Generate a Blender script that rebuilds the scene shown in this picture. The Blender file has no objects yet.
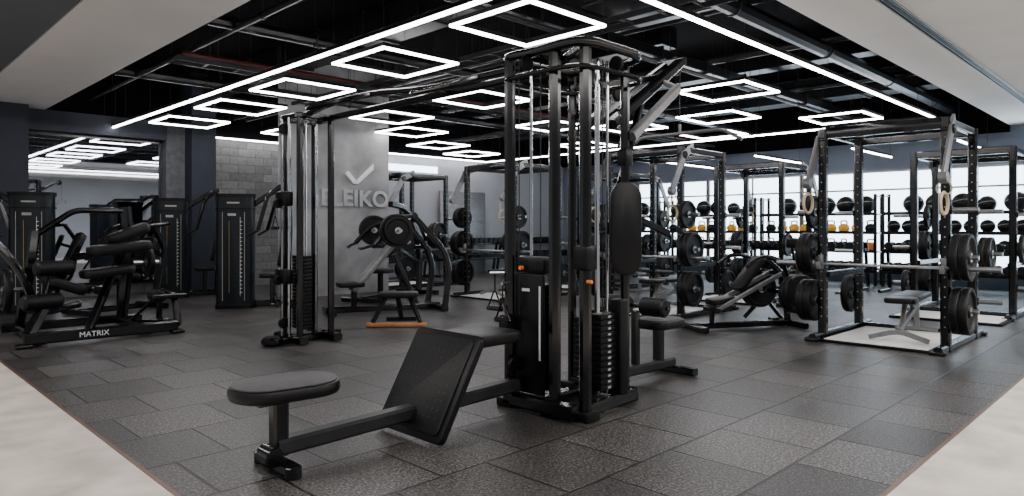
import bpy, bmesh, math, random
from mathutils import Vector, Matrix, Euler
random.seed(7)
D=bpy.data; COL=bpy.context.scene.collection
V3=Vector
# ---------------------------------------------------------------- materials
def pm(name,c,rough=.5,metal=0.,var=.25,scale=12,bump=0.,bscale=200,spec=.5):
    m=D.materials.new(name); m.use_nodes=True; nt=m.node_tree; b=nt.nodes['Principled BSDF']
    b.inputs['Roughness'].default_value=rough; b.inputs['Metallic'].default_value=metal
    b.inputs['Specular IOR Level'].default_value=spec
    tc=nt.nodes.new('ShaderNodeTexCoord'); n=nt.nodes.new('ShaderNodeTexNoise'); n.inputs['Scale'].default_value=scale
    n.inputs['Detail'].default_value=4
    nt.links.new(tc.outputs['Object'],n.inputs['Vector'])
    r=nt.nodes.new('ShaderNodeValToRGB'); r.color_ramp.elements[0].position=.3; r.color_ramp.elements[1].position=.7
    r.color_ramp.elements[0].color=[x*(1-var) for x in c]+[1]; r.color_ramp.elements[1].color=[min(1,x*(1+var)) for x in c]+[1]
    nt.links.new(n.outputs['Fac'],r.inputs['Fac']); nt.links.new(r.outputs['Color'],b.inputs['Base Color'])
    if bump:
        n2=nt.nodes.new('ShaderNodeTexNoise'); n2.inputs['Scale'].default_value=bscale; nt.links.new(tc.outputs['Object'],n2.inputs['Vector'])
        bp=nt.nodes.new('ShaderNodeBump'); bp.inputs['Strength'].default_value=bump; bp.inputs['Distance'].default_value=.002
        nt.links.new(n2.outputs['Fac'],bp.inputs['Height']); nt.links.new(bp.outputs['Normal'],b.inputs['Normal'])
    return m
def em(name,c,s):
    m=D.materials.new(name); m.use_nodes=True; nt=m.node_tree; b=nt.nodes['Principled BSDF']
    b.inputs['Base Color'].default_value=list(c)+[1]; b.inputs['Emission Color'].default_value=list(c)+[1]; b.inputs['Emission Strength'].default_value=s
    return m
BLACK=pm('powder_coat_black',(.0022,.0024,.0029),.17,0,.2,30,spec=.55)
BLACK2=pm('satin_black_shroud',(.003,.0032,.004),.38,0,.15,8,spec=.25)
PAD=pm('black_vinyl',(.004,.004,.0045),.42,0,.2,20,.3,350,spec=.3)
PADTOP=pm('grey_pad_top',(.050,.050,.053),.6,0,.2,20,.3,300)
RUBBER=pm('plate_rubber',(.003,.003,.0035),.45,0,.3,25,.2,300,spec=.3)
STEEL=pm('brushed_steel',(.5,.51,.53),.28,1,.1,40)
DSTEEL=pm('grey_steel',(.24,.24,.245),.4,.6,.15,20)
CHROME=pm('chrome_rod',(.55,.56,.58),.18,1,.02,4)
NAVY=pm('dark_blue_shroud',(.004,.0075,.011),.3,0,.15,6,spec=.35)
NAVYW=pm('dark_blue_paint',(.015,.021,.037),.6,0,.15,4)
ORANGE=pm('orange_plastic',(.85,.22,.03),.45,0,.1)
WOODO=pm('orange_wood',(.45,.19,.07),.5,0,.25,14)
YEL=pm('yellow_coat',(.85,.44,.04),.45,0,.1)
TAPE=pm('muted_tape',(.32,.22,.09),.5,0,.1)
WHITE=pm('white_mark',(.8,.8,.8),.5,0,.05)
GREYM=pm('grey_mark',(.35,.35,.35),.5,0,.05)
STRAP=pm('tan_strap',(.5,.45,.36),.8,0,.2,60)
RING=pm('pale_wood_ring',(.55,.45,.30),.5,0,.1)
PLAT=pm('pale_platform',(.85,.84,.81),.45,0,.1,5,.1)
CEILB=pm('black_ceiling_deck',(.002,.0024,.0032),.9,0,.4,2,spec=.1)
DUCT=pm('black_painted_duct',(.006,.007,.0085),.3,0,.4,3,spec=.4)
DUCTG=pm('dark_grey_conduit',(.022,.022,.025),.4,.1,.3,5,spec=.3)
REDP=pm('dull_red_pipe',(.09,.012,.010),.45,0,.2)
SOFF=pm('white_plasterboard',(.80,.79,.78),.8,0,.04,1.2,.05)
SOFFD=pm('grey_plasterboard',(.11,.12,.135),.8,0,.06,1.2)
CONC=pm('concrete_render',(.30,.30,.305),.75,0,.35,2.2,.5,25)
WALLG=pm('pale_grey_wall',(.36,.375,.41),.8,0,.06,1.5)
WALLB=pm('blue_grey_wall',(.17,.205,.27),.8,0,.08,1.5)
STRIPF=pm('pale_concrete_floor',(.60,.545,.48),.40,0,.24,3.5,.25,60)
TRIMM=pm('bronze_edge_trim',(.2,.12,.08),.4,.6,.1)
LED=em('led_white',(1,.965,.975),27)
LED2=em('led_cool',(.5,.72,1),8)
WIN=em('daylight_window',(.70,.86,1),7.0)
def floor_mat():
    m=D.materials.new('rubber_tiles'); m.use_nodes=True; nt=m.node_tree; b=nt.nodes['Principled BSDF']; L=nt.links.new
    tc=nt.nodes.new('ShaderNodeTexCoord'); br=nt.nodes.new('ShaderNodeTexBrick')
    mp=nt.nodes.new('ShaderNodeMapping'); mp.inputs['Location'].default_value=(.13,.22,0)
    L(tc.outputs['Object'],mp.inputs['Vector']); L(mp.outputs['Vector'],br.inputs['Vector'])
    br.offset=.5; br.inputs['Scale'].default_value=1; br.inputs['Brick Width'].default_value=.58; br.inputs['Row Height'].default_value=.58
    br.inputs['Mortar Size'].default_value=.010; br.inputs['Mortar Smooth'].default_value=.5; br.inputs['Bias'].default_value=0
    br.inputs['Color1'].default_value=(.024,.022,.021,1); br.inputs['Color2'].default_value=(.066,.061,.058,1); br.inputs['Mortar'].default_value=(.0005,.0005,.0005,1)
    def noise(s,d,p0,c0,p1,c1):
        n=nt.nodes.new('ShaderNodeTexNoise'); n.inputs['Scale'].default_value=s; n.inputs['Detail'].default_value=d; L(tc.outputs['Object'],n.inputs['Vector'])
        r=nt.nodes.new('ShaderNodeValToRGB'); r.color_ramp.elements[0].position=p0; r.color_ramp.elements[0].color=(c0,c0,c0,1); r.color_ramp.elements[1].position=p1; r.color_ramp.elements[1].color=(c1,c1,c1,1)
        L(n.outputs['Fac'],r.inputs['Fac']); return n,r
    n,r=noise(75,2,.44,.35,.66,3.0); n3,r3=noise(1.6,5,.3,.7,.7,1.35); n4,r4=noise(30,3,.35,.7,.65,1.35)
    prev=br.outputs['Color']
    for q in (r,r3,r4):
        a=nt.nodes.new('ShaderNodeMix'); a.data_type='RGBA'; a.blend_type='MULTIPLY'; a.inputs[0].default_value=1
        L(prev,a.inputs[6]); L(q.outputs['Color'],a.inputs[7]); prev=a.outputs[2]
    L(prev,b.inputs['Base Color'])
    rr=nt.nodes.new('ShaderNodeMapRange'); rr.inputs['To Min'].default_value=.30; rr.inputs['To Max'].default_value=.48; L(n3.outputs['Fac'],rr.inputs['Value']); L(rr.outputs['Result'],b.inputs['Roughness'])
    b.inputs['Specular IOR Level'].default_value=.5
    bp=nt.nodes.new('ShaderNodeBump'); bp.inputs['Strength'].default_value=.6; bp.inputs['Distance'].default_value=.004
    mx=nt.nodes.new('ShaderNodeMath'); mx.operation='MULTIPLY_ADD'; mx.inputs[1].default_value=-2.5; L(br.outputs['Fac'],mx.inputs[0]); L(n.outputs['Fac'],mx.inputs[2])
    L(mx.outputs[0],bp.inputs['Height']); L(bp.outputs['Normal'],b.inputs['Normal']); return m
FLOOR=floor_mat()
def block_mat():
    m=D.materials.new('grey_blockwork'); m.use_nodes=True; nt=m.node_tree; b=nt.nodes['Principled BSDF']; L=nt.links.new
    tc=nt.nodes.new('ShaderNodeTexCoord'); br=nt.nodes.new('ShaderNodeTexBrick'); mp=nt.nodes.new('ShaderNodeMapping'); mp.inputs['Rotation'].default_value=(math.pi/2,0,0)
    L(tc.outputs['Object'],mp.inputs['Vector']); L(mp.outputs['Vector'],br.inputs['Vector']); br.inputs['Scale'].default_value=1
    br.inputs['Brick Width'].default_value=.36; br.inputs['Row Height'].default_value=.17; br.inputs['Mortar Size'].default_value=.008; br.inputs['Mortar Smooth'].default_value=.6
    br.inputs['Color1'].default_value=(.13,.13,.13,1); br.inputs['Color2'].default_value=(.21,.21,.21,1); br.inputs['Mortar'].default_value=(.085,.085,.085,1)
    n=nt.nodes.new('ShaderNodeTexNoise'); n.inputs['Scale'].default_value=14; n.inputs['Detail'].default_value=6; L(tc.outputs['Object'],n.inputs['Vector'])
    r=nt.nodes.new('ShaderNodeValToRGB'); r.color_ramp.elements[0].color=(.6,.6,.6,1); r.color_ramp.elements[1].color=(1.4,1.4,1.4,1); L(n.outputs['Fac'],r.inputs['Fac'])
    a=nt.nodes.new('ShaderNodeMix'); a.data_type='RGBA'; a.blend_type='MULTIPLY'; a.inputs[0].default_value=1; L(br.outputs['Color'],a.inputs[6]); L(r.outputs['Color'],a.inputs[7])
    L(a.outputs[2],b.inputs['Base Color']); b.inputs['Roughness'].default_value=.9; return m
BLOCK=block_mat()
MIRROR=D.materials.new('mirror_glass'); MIRROR.use_nodes=True
_b=MIRROR.node_tree.nodes['Principled BSDF']; _b.inputs['Metallic'].default_value=1; _b.inputs['Roughness'].default_value=.02; _b.inputs['Base Color'].default_value=(.40,.43,.48,1)
# ---------------------------------------------------------------- primitives -> (verts, faces)
def xf(g,loc=(0,0,0),rot=(0,0,0),M=None):
    M=M or (Matrix.Translation(loc)@Euler(rot).to_matrix().to_4x4())
    return ([M@V3(v) for v in g[0]],g[1])
def merge(*gs):
    V=[];F=[]
    for g in gs:
        o=len(V); V+=list(g[0]); F+=[tuple(i+o for i in f) for f in g[1]]
    return V,F
def bx(c,s,rot=(0,0,0),bev=0.):
    if bev<=0:
        V=[V3((x*s[0]/2,y*s[1]/2,z*s[2]/2)) for x in(-1,1) for y in(-1,1) for z in(-1,1)]
        F=[(0,1,3,2),(4,6,7,5),(0,4,5,1),(2,3,7,6),(0,2,6,4),(1,5,7,3)]
    else:
        bm=bmesh.new(); bmesh.ops.create_cube(bm,size=1)
        for v in bm.verts: v.co=V3((v.co.x*s[0],v.co.y*s[1],v.co.z*s[2]))
        bmesh.ops.bevel(bm,geom=bm.edges[:],offset=min(bev,min(s)*.45),segments=2,affect='EDGES',profile=.5)
        bm.verts.index_update(); V=[v.co.copy() for v in bm.verts]; F=[tuple(v.index for v in f.verts) for f in bm.faces]; bm.free()
    return xf((V,F),c,rot)
def sweep(pts,prof,closed=False,up=None):
    P=[V3(p) for p in pts]; n=len(P)
    if up is None:
        up=V3((0,0,1)); found=False
        for i in range(1,n-1):
            c=(P[i]-P[i-1]).normalized().cross((P[i+1]-P[i]).normalized())
            if c.length>.02: up=c.normalized(); found=True; break
        if not found and abs((P[-1]-P[0]).normalized().z)>.95: up=V3((0,1,0))
    up=V3(up); V=[];F=[];k=len(prof)
    for i in range(n):
        a=P[i]-P[i-1] if (i>0 or closed) else P[1]-P[0]
        b=P[(i+1)%n]-P[i] if (i<n-1 or closed) else P[-1]-P[-2]
        a=a.normalized(); b=b.normalized(); t=(a+b)
        t=t.normalized() if t.length>1e-5 else a
        sc=1/max(.5,t.dot(a)); s=t.cross(up)
        if s.length<1e-3: s=t.cross(V3((1,0,0)))
        s.normalize(); u=s.cross(t).normalized()
        for (x,y) in prof: V.append(P[i]+s*x*sc+u*y)
    m=n if closed else n-1
    for i in range(m):
        for j in range(k):
            F.append((i*k+j,i*k+(j+1)%k,((i+1)%n)*k+(j+1)%k,((i+1)%n)*k+j))
    if not closed: F.append(tuple(range(k))[::-1]); F.append(tuple((n-1)*k+j for j in range(k)))
    return V,F
def tb(pts,r,n=10,closed=False):
    return sweep(pts,[(r*math.cos(2*math.pi*i/n),r*math.sin(2*math.pi*i/n)) for i in range(n)],closed)
def br(pts,w=.07,h=None,closed=False,up=None,c=None):
    h=h or w; c=c if c is not None else min(w,h)*.18; a=w/2;b=h/2
    return sweep(pts,[(a-c,-b),(a,-b+c),(a,b-c),(a-c,b),(-a+c,b),(-a,b-c),(-a,-b+c),(-a+c,-b)],closed,up)
def fil(pts,r=.1,n=5):
    P=[V3(p) for p in pts]; out=[P[0]]
    for i in range(1,len(P)-1):
        a=(P[i-1]-P[i]); b=(P[i+1]-P[i]); q=min(r,a.length*.45,b.length*.45)
        A=P[i]+a.normalized()*q; B=P[i]+b.normalized()*q
        for k in range(n+1):
            t=k/n; out.append(A*(1-t)**2+P[i]*2*t*(1-t)+B*t*t)
    out.append(P[-1]); return out
def axm(ax):
    a=V3(ax).normalized(); return V3((0,0,1)).rotation_difference(a).to_matrix().to_4x4()
def lathe(prof,c=(0,0,0),ax=(0,0,1),n=24,capped=True):
    V=[];F=[];k=len(prof)
    for i in range(n):
        t=2*math.pi*i/n
        for r,z in prof: V.append(V3((r*math.cos(t),r*math.sin(t),z)))
    for i in range(n):
        for j in range(k-1): F.append((i*k+j,((i+1)%n)*k+j,((i+1)%n)*k+j+1,i*k+j+1))
    if capped:
        if prof[0][0]>1e-4: F.append(tuple(i*k for i in range(n))[::-1])
        if prof[-1][0]>1e-4: F.append(tuple(i*k+k-1 for i in range(n)))
    return xf((V,F),M=Matrix.Translation(c)@axm(ax))
def cyl(c,r,l,ax=(0,0,1),n=20,b=.1):
    q=min(r,l)*b; return lathe([(r-q,-l/2),(r,-l/2+q),(r,l/2-q),(r-q,l/2)],c,ax,n)
def rod(a,b,r,n=10):
    return tb([a,b],r,n)
def pad(c,s,r=.06,rot=(0,0,0),e=.018,n=6):
    hx,hy,hz=s[0]/2,s[1]/2,s[2]/2; r=min(r,hx*.99,hy*.99)
    rings=[(-e,-hz),(-e*.3,-hz+e*.3),(0,-hz+e),(0,hz-e),(-e*.3,hz-e*.3),(-e,hz)]
    V=[];F=[];k=4*(n+1)
    for o,z in rings:
        for q,(sx,sy) in enumerate([(1,1),(-1,1),(-1,-1),(1,-1)]):
            for i in range(n+1):
                t=math.pi/2*(q+i/n)
                V.append(V3((sx*(hx-r)+(r+o)*math.cos(t),sy*(hy-r)+(r+o)*math.sin(t),z)))
    for a in range(len(rings)-1):
        for j in range(k): F.append((a*k+j,a*k+(j+1)%k,(a+1)*k+(j+1)%k,(a+1)*k+j))
    F.append(tuple(range(k))[::-1]); F.append(tuple((len(rings)-1)*k+j for j in range(k)))
    return xf((V,F),c,rot)
def ball(c,r,n=20):
    return lathe([(max(1e-5,r*math.sin(math.pi*i/12)),-r*math.cos(math.pi*i/12)) for i in range(13)],c,(0,0,1),n,False)
def text(s,size,ext=.003,off=0.):
    cu=D.curves.new('t','FONT'); cu.body=s; cu.size=size; cu.extrude=ext; cu.align_x='CENTER'; cu.align_y='CENTER'; cu.offset=off
    o=D.objects.new('t',cu); COL.objects.link(o); bpy.context.view_layer.update()
    me=o.evaluated_get(bpy.context.evaluated_depsgraph_get()).to_mesh()
    g=([v.co.copy() for v in me.vertices],[tuple(p.vertices) for p in me.polygons]); D.objects.remove(o); return g
# ---------------------------------------------------------------- objects
def mk(name,mat,geos,smooth=True):
    mats=[mat];V=[];F=[];MI=[]
    for g in geos:
        if isinstance(g[1],bpy.types.Material): gg,mm=g
        else: gg,mm=g,mat
        if mm not in mats: mats.append(mm)
        o=len(V); V+=[tuple(v) for v in gg[0]]
        for f in gg[1]: F.append(tuple(i+o for i in f)); MI.append(mats.index(mm))
    me=D.meshes.new(name); me.from_pydata(V,[],F)
    for m in mats: me.materials.append(m)
    me.polygons.foreach_set('material_index',MI)
    bm=bmesh.new(); bm.from_mesh(me); bmesh.ops.recalc_face_normals(bm,faces=bm.faces); bm.to_mesh(me); bm.free()
    if smooth:
        me.polygons.foreach_set('use_smooth',[True]*len(F)); me.set_sharp_from_angle(angle=math.radians(35))
    me.update(); ob=D.objects.new(name,me); COL.objects.link(ob); return ob
def thing(name,label,cat,loc=(0,0,0),rz=0,group=None):
    e=D.objects.new(name,None); e.empty_display_size=.1; COL.objects.link(e); e.location=loc; e.rotation_euler=(0,0,rz)
    e['label']=label; e['category']=cat
    if group: e['group']=group
    return e
def part(T,name,mat,*geos,label=None):
    o=mk(name,mat,geos); o.parent=T
    if label: o['label']=label
    return o
def parts(T,name,mat,*geos,label=None):
    for g in geos: part(T,name,mat,g,label=label)
def solo(name,label,cat,mat,geos,loc=(0,0,0),rz=0,group=None):
    o=mk(name,mat,geos); o.location=loc; o.rotation_euler=(0,0,rz); o['label']=label; o['category']=cat
    if group: o['group']=group
    return o
def dup(src,loc,rot=None,label=None):
    n=src.copy(); COL.objects.link(n); n.location=loc
    if rot is not None: n.rotation_euler=rot
    if label: n['label']=label
    for c in list(src.children):
        k=c.copy(); COL.objects.link(k); k.parent=n
    return n
class Proto:
    def __init__(s,f): s.f=f; s.o=None
    def __call__(s,loc,rot=(0,0,0),label=None):
        if s.o is None:
            s.o=s.f(); s.o.location=loc; s.o.rotation_euler=rot
            if label: s.o['label']=label
            return s.o
        return dup(s.o,loc,rot,label)
def struct(name,mat,*geos):
    o=mk(name,mat,geos,False); o['kind']='structure'; return o
def B(x0,x1,y0,y1,z0,z1): return bx(((x0+x1)/2,(y0+y1)/2,(z0+z1)/2),(x1-x0,y1-y0,z1-z0))
# ================================================================ ROOM
XW,YW=16.5,14.2; ZC=3.25; ZT=4.2
struct('floor',FLOOR,B(1.17,XW+.2,1.05,YW+.2,-.1,0))
struct('floor.001',STRIPF,B(-4,1.15,-4,YW+.2,-.1,.002),B(1.15,XW+.2,-4,1.03,-.1,.002))
struct('trim_1',TRIMM,B(1.15,1.17,1.03,YW,-.1,.006)); struct('trim_2',TRIMM,B(1.17,XW,1.03,1.05,-.1,.006))
struct('ceiling',CEILB,B(-4,XW+.2,-4,YW+.2,ZT,ZT+.1))
struct('ceiling.001',SOFF,B(1.62,2.66,2.64,YW,ZC,ZC+.12),B(1.62,XW,2.02,2.64,ZC,ZC+.12),B(1.62,XW,-4,1.90,ZC,ZC+.12))
struct('trim_20',CEILB,B(2.6,2.66,2.7,YW,ZC+.12,ZT),B(2.6,XW,2.58,2.64,ZC+.12,ZT),B(2.66,XW,YW-.06,YW-.005,3.12,ZT),B(XW-.06,XW-.005,2.64,YW-.06,3.12,ZT))
struct('ceiling.002',SOFFD,B(-4,1.6,-4,YW,ZC,ZC+.12))
vt=thing('air_vent','long black linear slot air diffuser in white soffit','vent',(0,0,ZC))
parts(vt,'frame',DSTEEL,B(1.7,XW-.2,1.90,1.915,-.008,.1),B(1.7,XW-.2,2.005,2.02,-.008,.1))
parts(vt,'blade',BLACK2,B(1.7,XW-.2,1.93,1.945,0,.09),B(1.7,XW-.2,1.955,1.965,0,.09),B(1.7,XW-.2,1.975,1.99,0,.09),B(1.7,XW-.2,1.915,2.005,.09,.1))
struct('wall_back',WALLG,B(-4,1.5,YW,YW+.2,0,ZT),B(7.6,XW+.2,YW,YW+.2,0,ZT))
struct('wall_block',BLOCK,B(1.5,7.6,YW,YW+.2,0,ZT))
struct('wall_right',WALLB,B(XW,XW+.2,-4,YW,0,ZT))
struct('wall_front',WALLG,B(-4,XW+.2,-4.2,-4,0,ZT))
struct('wall_pillar',CONC,bx((6.765,11.42,ZT/2),(2.07,.44,ZT),bev=.01))
struct('wall_column',NAVYW,B(4.96,5.42,13.6,YW,0,ZT)); struct('wall_column.001',NAVYW,B(1.4,2.36,13.5,YW,0,ZT))
struct('wall_panel',pm('grey_panel',(.12,.125,.14),.7),B(4.62,4.96,13.95,YW,0,ZC))
mir=thing('wall_mirror','large frameless gym mirror reflecting ceiling light frames','mirror',(0,0,0))
part(mir,'glass',MIRROR,B(2.38,4.6,YW-.03,YW-.001,.25,2.85))
parts(mir,'frame',BLACK,B(2.36,4.62,YW-.05,YW-.002,.2,.25),B(2.36,4.62,YW-.05,YW-.002,2.85,2.9))
struct('trim_3',NAVYW,B(2.36,4.62,YW-.3,YW,2.9,3.25))
sg=thing('wall_sign','grey raised letters and angular emblem on concrete pillar','sign',(0,0,0))
SIGN=pm('silver_sign',(.42,.43,.45),.35,.4,.05)
g=text('ELEIKO',.42,.025,.010); g=([V3((v.x*1.08,v.y,v.z)) for v in g[0]],g[1])
part(sg,'lettering',SIGN,xf(g,M=Matrix.Translation((7.03,11.175,1.77))@Euler((math.pi/2,0,0)).to_matrix().to_4x4()))
def flat(poly,y0,y1):
    n=len(poly); V=[V3((x,y0,z)) for x,z in poly]+[V3((x,y1,z)) for x,z in poly]
    return V,[(i,(i+1)%n,n+(i+1)%n,n+i) for i in range(n)]+[tuple(range(n))[::-1],tuple(range(n,2*n))]
SIGN2=pm('pale_emblem',(.75,.76,.78),.4,.1,.05)
part(sg,'emblem',SIGN2,flat([(6.98,2.06),(7.08,2.06),(7.42,2.34),(7.42,2.46)],11.15,11.205),flat([(6.80,2.24),(6.98,2.06),(7.05,2.11),(6.87,2.29)],11.15,11.205),label='pale angular emblem')
wi=1
for (y0,y1) in [(-.3,1.95),(2.05,4.3),(4.4,6.65),(6.75,9.1),(9.2,11.3)]:
    struct('window_%d'%wi,WIN,B(XW-.03,XW-.002,y0,y1,.35,2.45)); wi+=1
    struct('trim_%d'%(wi+3),DSTEEL,B(XW-.07,XW-.001,y0-.04,y0,.3,2.5),B(XW-.07,XW-.001,y1,y1+.04,.3,2.5),B(XW-.07,XW-.001,y0,y1,.3,.35),B(XW-.07,XW-.001,y0,y1,2.45,2.5),B(XW-.06,XW-.02,y0,y1,2.05,2.09),B(XW-.06,XW-.02,(y0+y1)/2-.02,(y0+y1)/2+.02,.35,2.45))
struct('window_9',WIN,B(8.6,11.4,YW-.03,YW-.002,2.66,2.82))
pg=thing('pegboard_panel','dark perforated storage panel on pale wall','panel',(12.2,YW-.13,0))
part(pg,'board',DSTEEL,bx((0,0,1.1),(1.6,.04,2.2),bev=.005))
parts(pg,'hook',STEEL,*[rod((-.6+.3*i,-.015,1.0+.4*j),(-.6+.3*i,-.12,1.02+.4*j),.008) for i in range(5) for j in range(3)])
# ================================================================ LIGHTS (fixtures)
ZL=3.05
def linfix(x0,y0,x1,y1,z,name='linear_light',label='long white LED linear light hung under black ceiling',mat=LED,top=ZT,grp='linear lights'):
    T=thing(name,label,'lamp',((x0+x1)/2,(y0+y1)/2,z),group=grp)
    dx,dy=(x1-x0)/2,(y1-y0)/2; L=math.hypot(dx,dy)
    part(T,'diffuser',mat,sweep([(-dx,-dy,0),(dx,dy,0)],[(-.016,-.012),(.016,-.012),(.016,.012),(-.016,.012)],up=(0,0,1)))
    part(T,'housing',BLACK2,sweep([(-dx,-dy,.032),(dx,dy,.032)],[(-.02,-.02),(.02,-.02),(.02,.02),(-.02,.02)],up=(0,0,1)))
    n=max(2,int(L/1.5)); h=top-z
    parts(T,'suspension_wire',DUCTG,*[rod((dx*(-.96+1.92*i/(n-1)),dy*(-.96+1.92*i/(n-1)),.05),(dx*(-.96+1.92*i/(n-1)),dy*(-.96+1.92*i/(n-1)),h),.003,6) for i in range(n)])
linfix(3.7,3.1,3.7,14.0,ZL); linfix(3.74,3.1,13.0,3.1,ZL); linfix(3.74,14.0,13.0,14.0,ZL); linfix(13.0,3.14,13.0,13.96,ZL)
for y in (2.9,4.6,6.5,8.6): linfix(13.6,y,15.9,y,2.72,label='short cool white linear light near the windows',grp='short linear lights')
linfix(2.75,13.98,3.6,13.98,3.1,label='blue-tinted light strip above the mirror',mat=LED2)
def sqf():
    T=thing('pendant_light','square white LED frame light hung from black ceiling','lamp',group='square frame lights')
    q=.48
    pts=[(-q,-q,0),(q,-q,0),(q,q,0),(-q,q,0)]
    part(T,'diffuser',LED,br(pts,.032,.024,True,up=(0,0,1),c=.004))
    part(T,'housing',BLACK2,br([(x,y,.032) for x,y,_ in pts],.040,.04,True,up=(0,0,1),c=.002))
    parts(T,'suspension_wire',DUCTG,*[rod((x,y,.05),(x,y,ZT-ZL),.003,6) for x,y,_ in pts])
    return T
SQ=Proto(sqf)
for p in [(4.45,4.25),(4.45,6.27),(4.45,8.35),(4.45,10.25),(4.45,12.3),(6.6,9.4),(7.9,10.6),(9.6,11.9),(6.6,7.2),(11.3,12.7),
          (8.5,4.45),(10.4,5.6),(12.2,6.7),(11.9,4.2),(9.2,8.2),(11.9,9.6),(10.3,7.3),(6.4,12.2)]:
    SQ((p[0],p[1],ZL))
def duct(x0,y0,x1,y1,z,w,h,lab,mat=DUCT):
    T=thing('air_duct',lab,'duct',((x0+x1)/2,(y0+y1)/2,z),group='ceiling ducts'); dx,dy=(x1-x0)/2,(y1-y0)/2; L=math.hypot(dx,dy)
    part(T,'duct_body',mat,br([(-dx,-dy,0),(dx,dy,0)],w,h,up=(0,0,1),c=.01))
    n=int(L*2/1.2); U=V3((dx,dy,0)).normalized()
    parts(T,'flange',DUCTG,*[br([tuple(U*(-L+.3+1.2*i)-U*.015),tuple(U*(-L+.3+1.2*i)+U*.015)],w+.05,h+.05,up=(0,0,1),c=.005) for i in range(n)])
    parts(T,'hanger',DUCTG,*[rod(tuple(U*(-L+.6+2.4*i)+V3((0,0,h/2))),tuple(U*(-L+.6+2.4*i)+V3((0,0,ZT-z))),.006,6) for i in range(max(1,n//2))])
duct(5.45,2.9,5.45,13.8,4.0,.55,.3,'black rectangular air duct along black ceiling')
duct(2.9,5.2,16.2,5.2,3.60,.12,.14,'slim black branch duct crossing ceiling')
duct(8.6,5.4,8.6,13.8,4.0,.4,.3,'wide black air duct under ceiling deck')
duct(11.1,3.0,11.1,13.8,4.0,.35,.3,'black air duct near the windows')
duct(13.7,2.9,13.7,13.8,3.9,.5,.4,'black air duct beside the window wall')
def pipe(pts,r,mat,lab):
    P=[V3(p) for p in pts]; c=(P[0]+P[-1])/2
    T=thing('ceiling_pipe',lab,'pipe',tuple(c),group='ceiling pipes'); P=[p-c for p in P]
    part(T,'pipe_run',mat,tb(P,r,10))
    for a,b in zip(P,P[1:]):
        n=max(1,int((b-a).length/2.5))
        for i in range(n):
            q=a+(b-a)*((i+.5)/n); part(T,'pipe_clip',DUCTG,rod(tuple(q),(q.x,q.y,ZT-c.z),.005,6),cyl(tuple(q),r+.012,.03,b-a,12))
pipe([(2.9,3.4,3.6),(2.9,13.8,3.6)],.045,REDP,'dull red sprinkler pipe on black ceiling')
pipe([(3.2,9.1,3.45),(16,9.1,3.45)],.035,REDP,'dull red sprinkler branch pipe')
pipe([(3.3,3.0,3.5),(3.3,13.8,3.5)],.035,DUCTG,'grey conduit running along ceiling')
pipe([(7.1,3.0,3.8),(7.1,13.8,3.8)],.09,DUCT,'thick black insulated pipe')
pipe([(7.4,3.0,3.8),(7.4,13.8,3.8)],.05,DUCTG,'grey conduit pipe beside insulated pipe')
pipe([(3.0,3.55,3.62),(16.0,3.55,3.62)],.10,DUCT,'thick black round spiral duct')
pipe([(3.0,5.0,3.4),(16.0,5.0,3.4)],.03,DUCTG,'thin grey conduit crossing ceiling')
pipe([(3.0,7.75,3.55),(16.0,7.75,3.55)],.07,DUCT,'black insulated pipe crossing the middle')
pipe([(3.0,11.2,3.55),(16.0,11.2,3.55)],.08,DUCT,'black insulated pipe crossing ceiling')
pipe([(9.65,2.9,3.8),(9.65,13.8,3.8)],.06,DUCTG,'grey painted pipe along ceiling')
pipe([(12.75,2.9,3.8),(12.75,13.8,3.8)],.05,DUCT,'black pipe along ceiling near windows')
def tray(x,y0,y1,z,ax='y'):
    c=V3((x,(y0+y1)/2,z)) if ax=='y' else V3(((y0+y1)/2,x,z)); h=(y1-y0)/2
    T=thing('cable_tray','dark ladder cable tray hung from ceiling','cable tray',tuple(c),group='cable trays')
    L=y1-y0; n=int(L/.4)
    def P(a,b,cc=0): return (a,b,cc) if ax=='y' else (b,a,cc)
    parts(T,'side_rail',DUCTG,br([P(-.13,-h),P(-.13,h)],.02,.06,up=(0,0,1)),br([P(.13,-h),P(.13,h)],.02,.06,up=(0,0,1)))
    parts(T,'rung',DUCTG,*[rod(P(-.13,-h+.4*i,-.01),P(.13,-h+.4*i,-.01),.012,6) for i in range(n+1)])
    parts(T,'hanger',DUCTG,*[rod(P(s,-h+.5+2.5*i),P(s,-h+.5+2.5*i,ZT-z),.005,6) for i in range(int(L/2.5)) for s in(-.13,.13)])
tray(5.9,3.0,13.6,3.4); tray(11.15,8.95,13.6,3.4); tray(8.85,3.0,16,3.3,'x')
fc=thing('fan_coil_unit','black fan coil unit with grille in ceiling','air conditioner',(6.35,4.4,3.8))
part(fc,'casing',DUCT,bx((0,0,0),(1.1,.7,.35),bev=.02)); parts(fc,'grille',DUCTG,*[bx((-.56,0,-.12+.04*i),(.03,.6,.015)) for i in range(7)]); parts(fc,'hanger',DUCTG,*[rod((a,b,.17),(a,b,.4),.006,6) for a in(-.45,.45) for b in(-.3,.3)])
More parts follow.
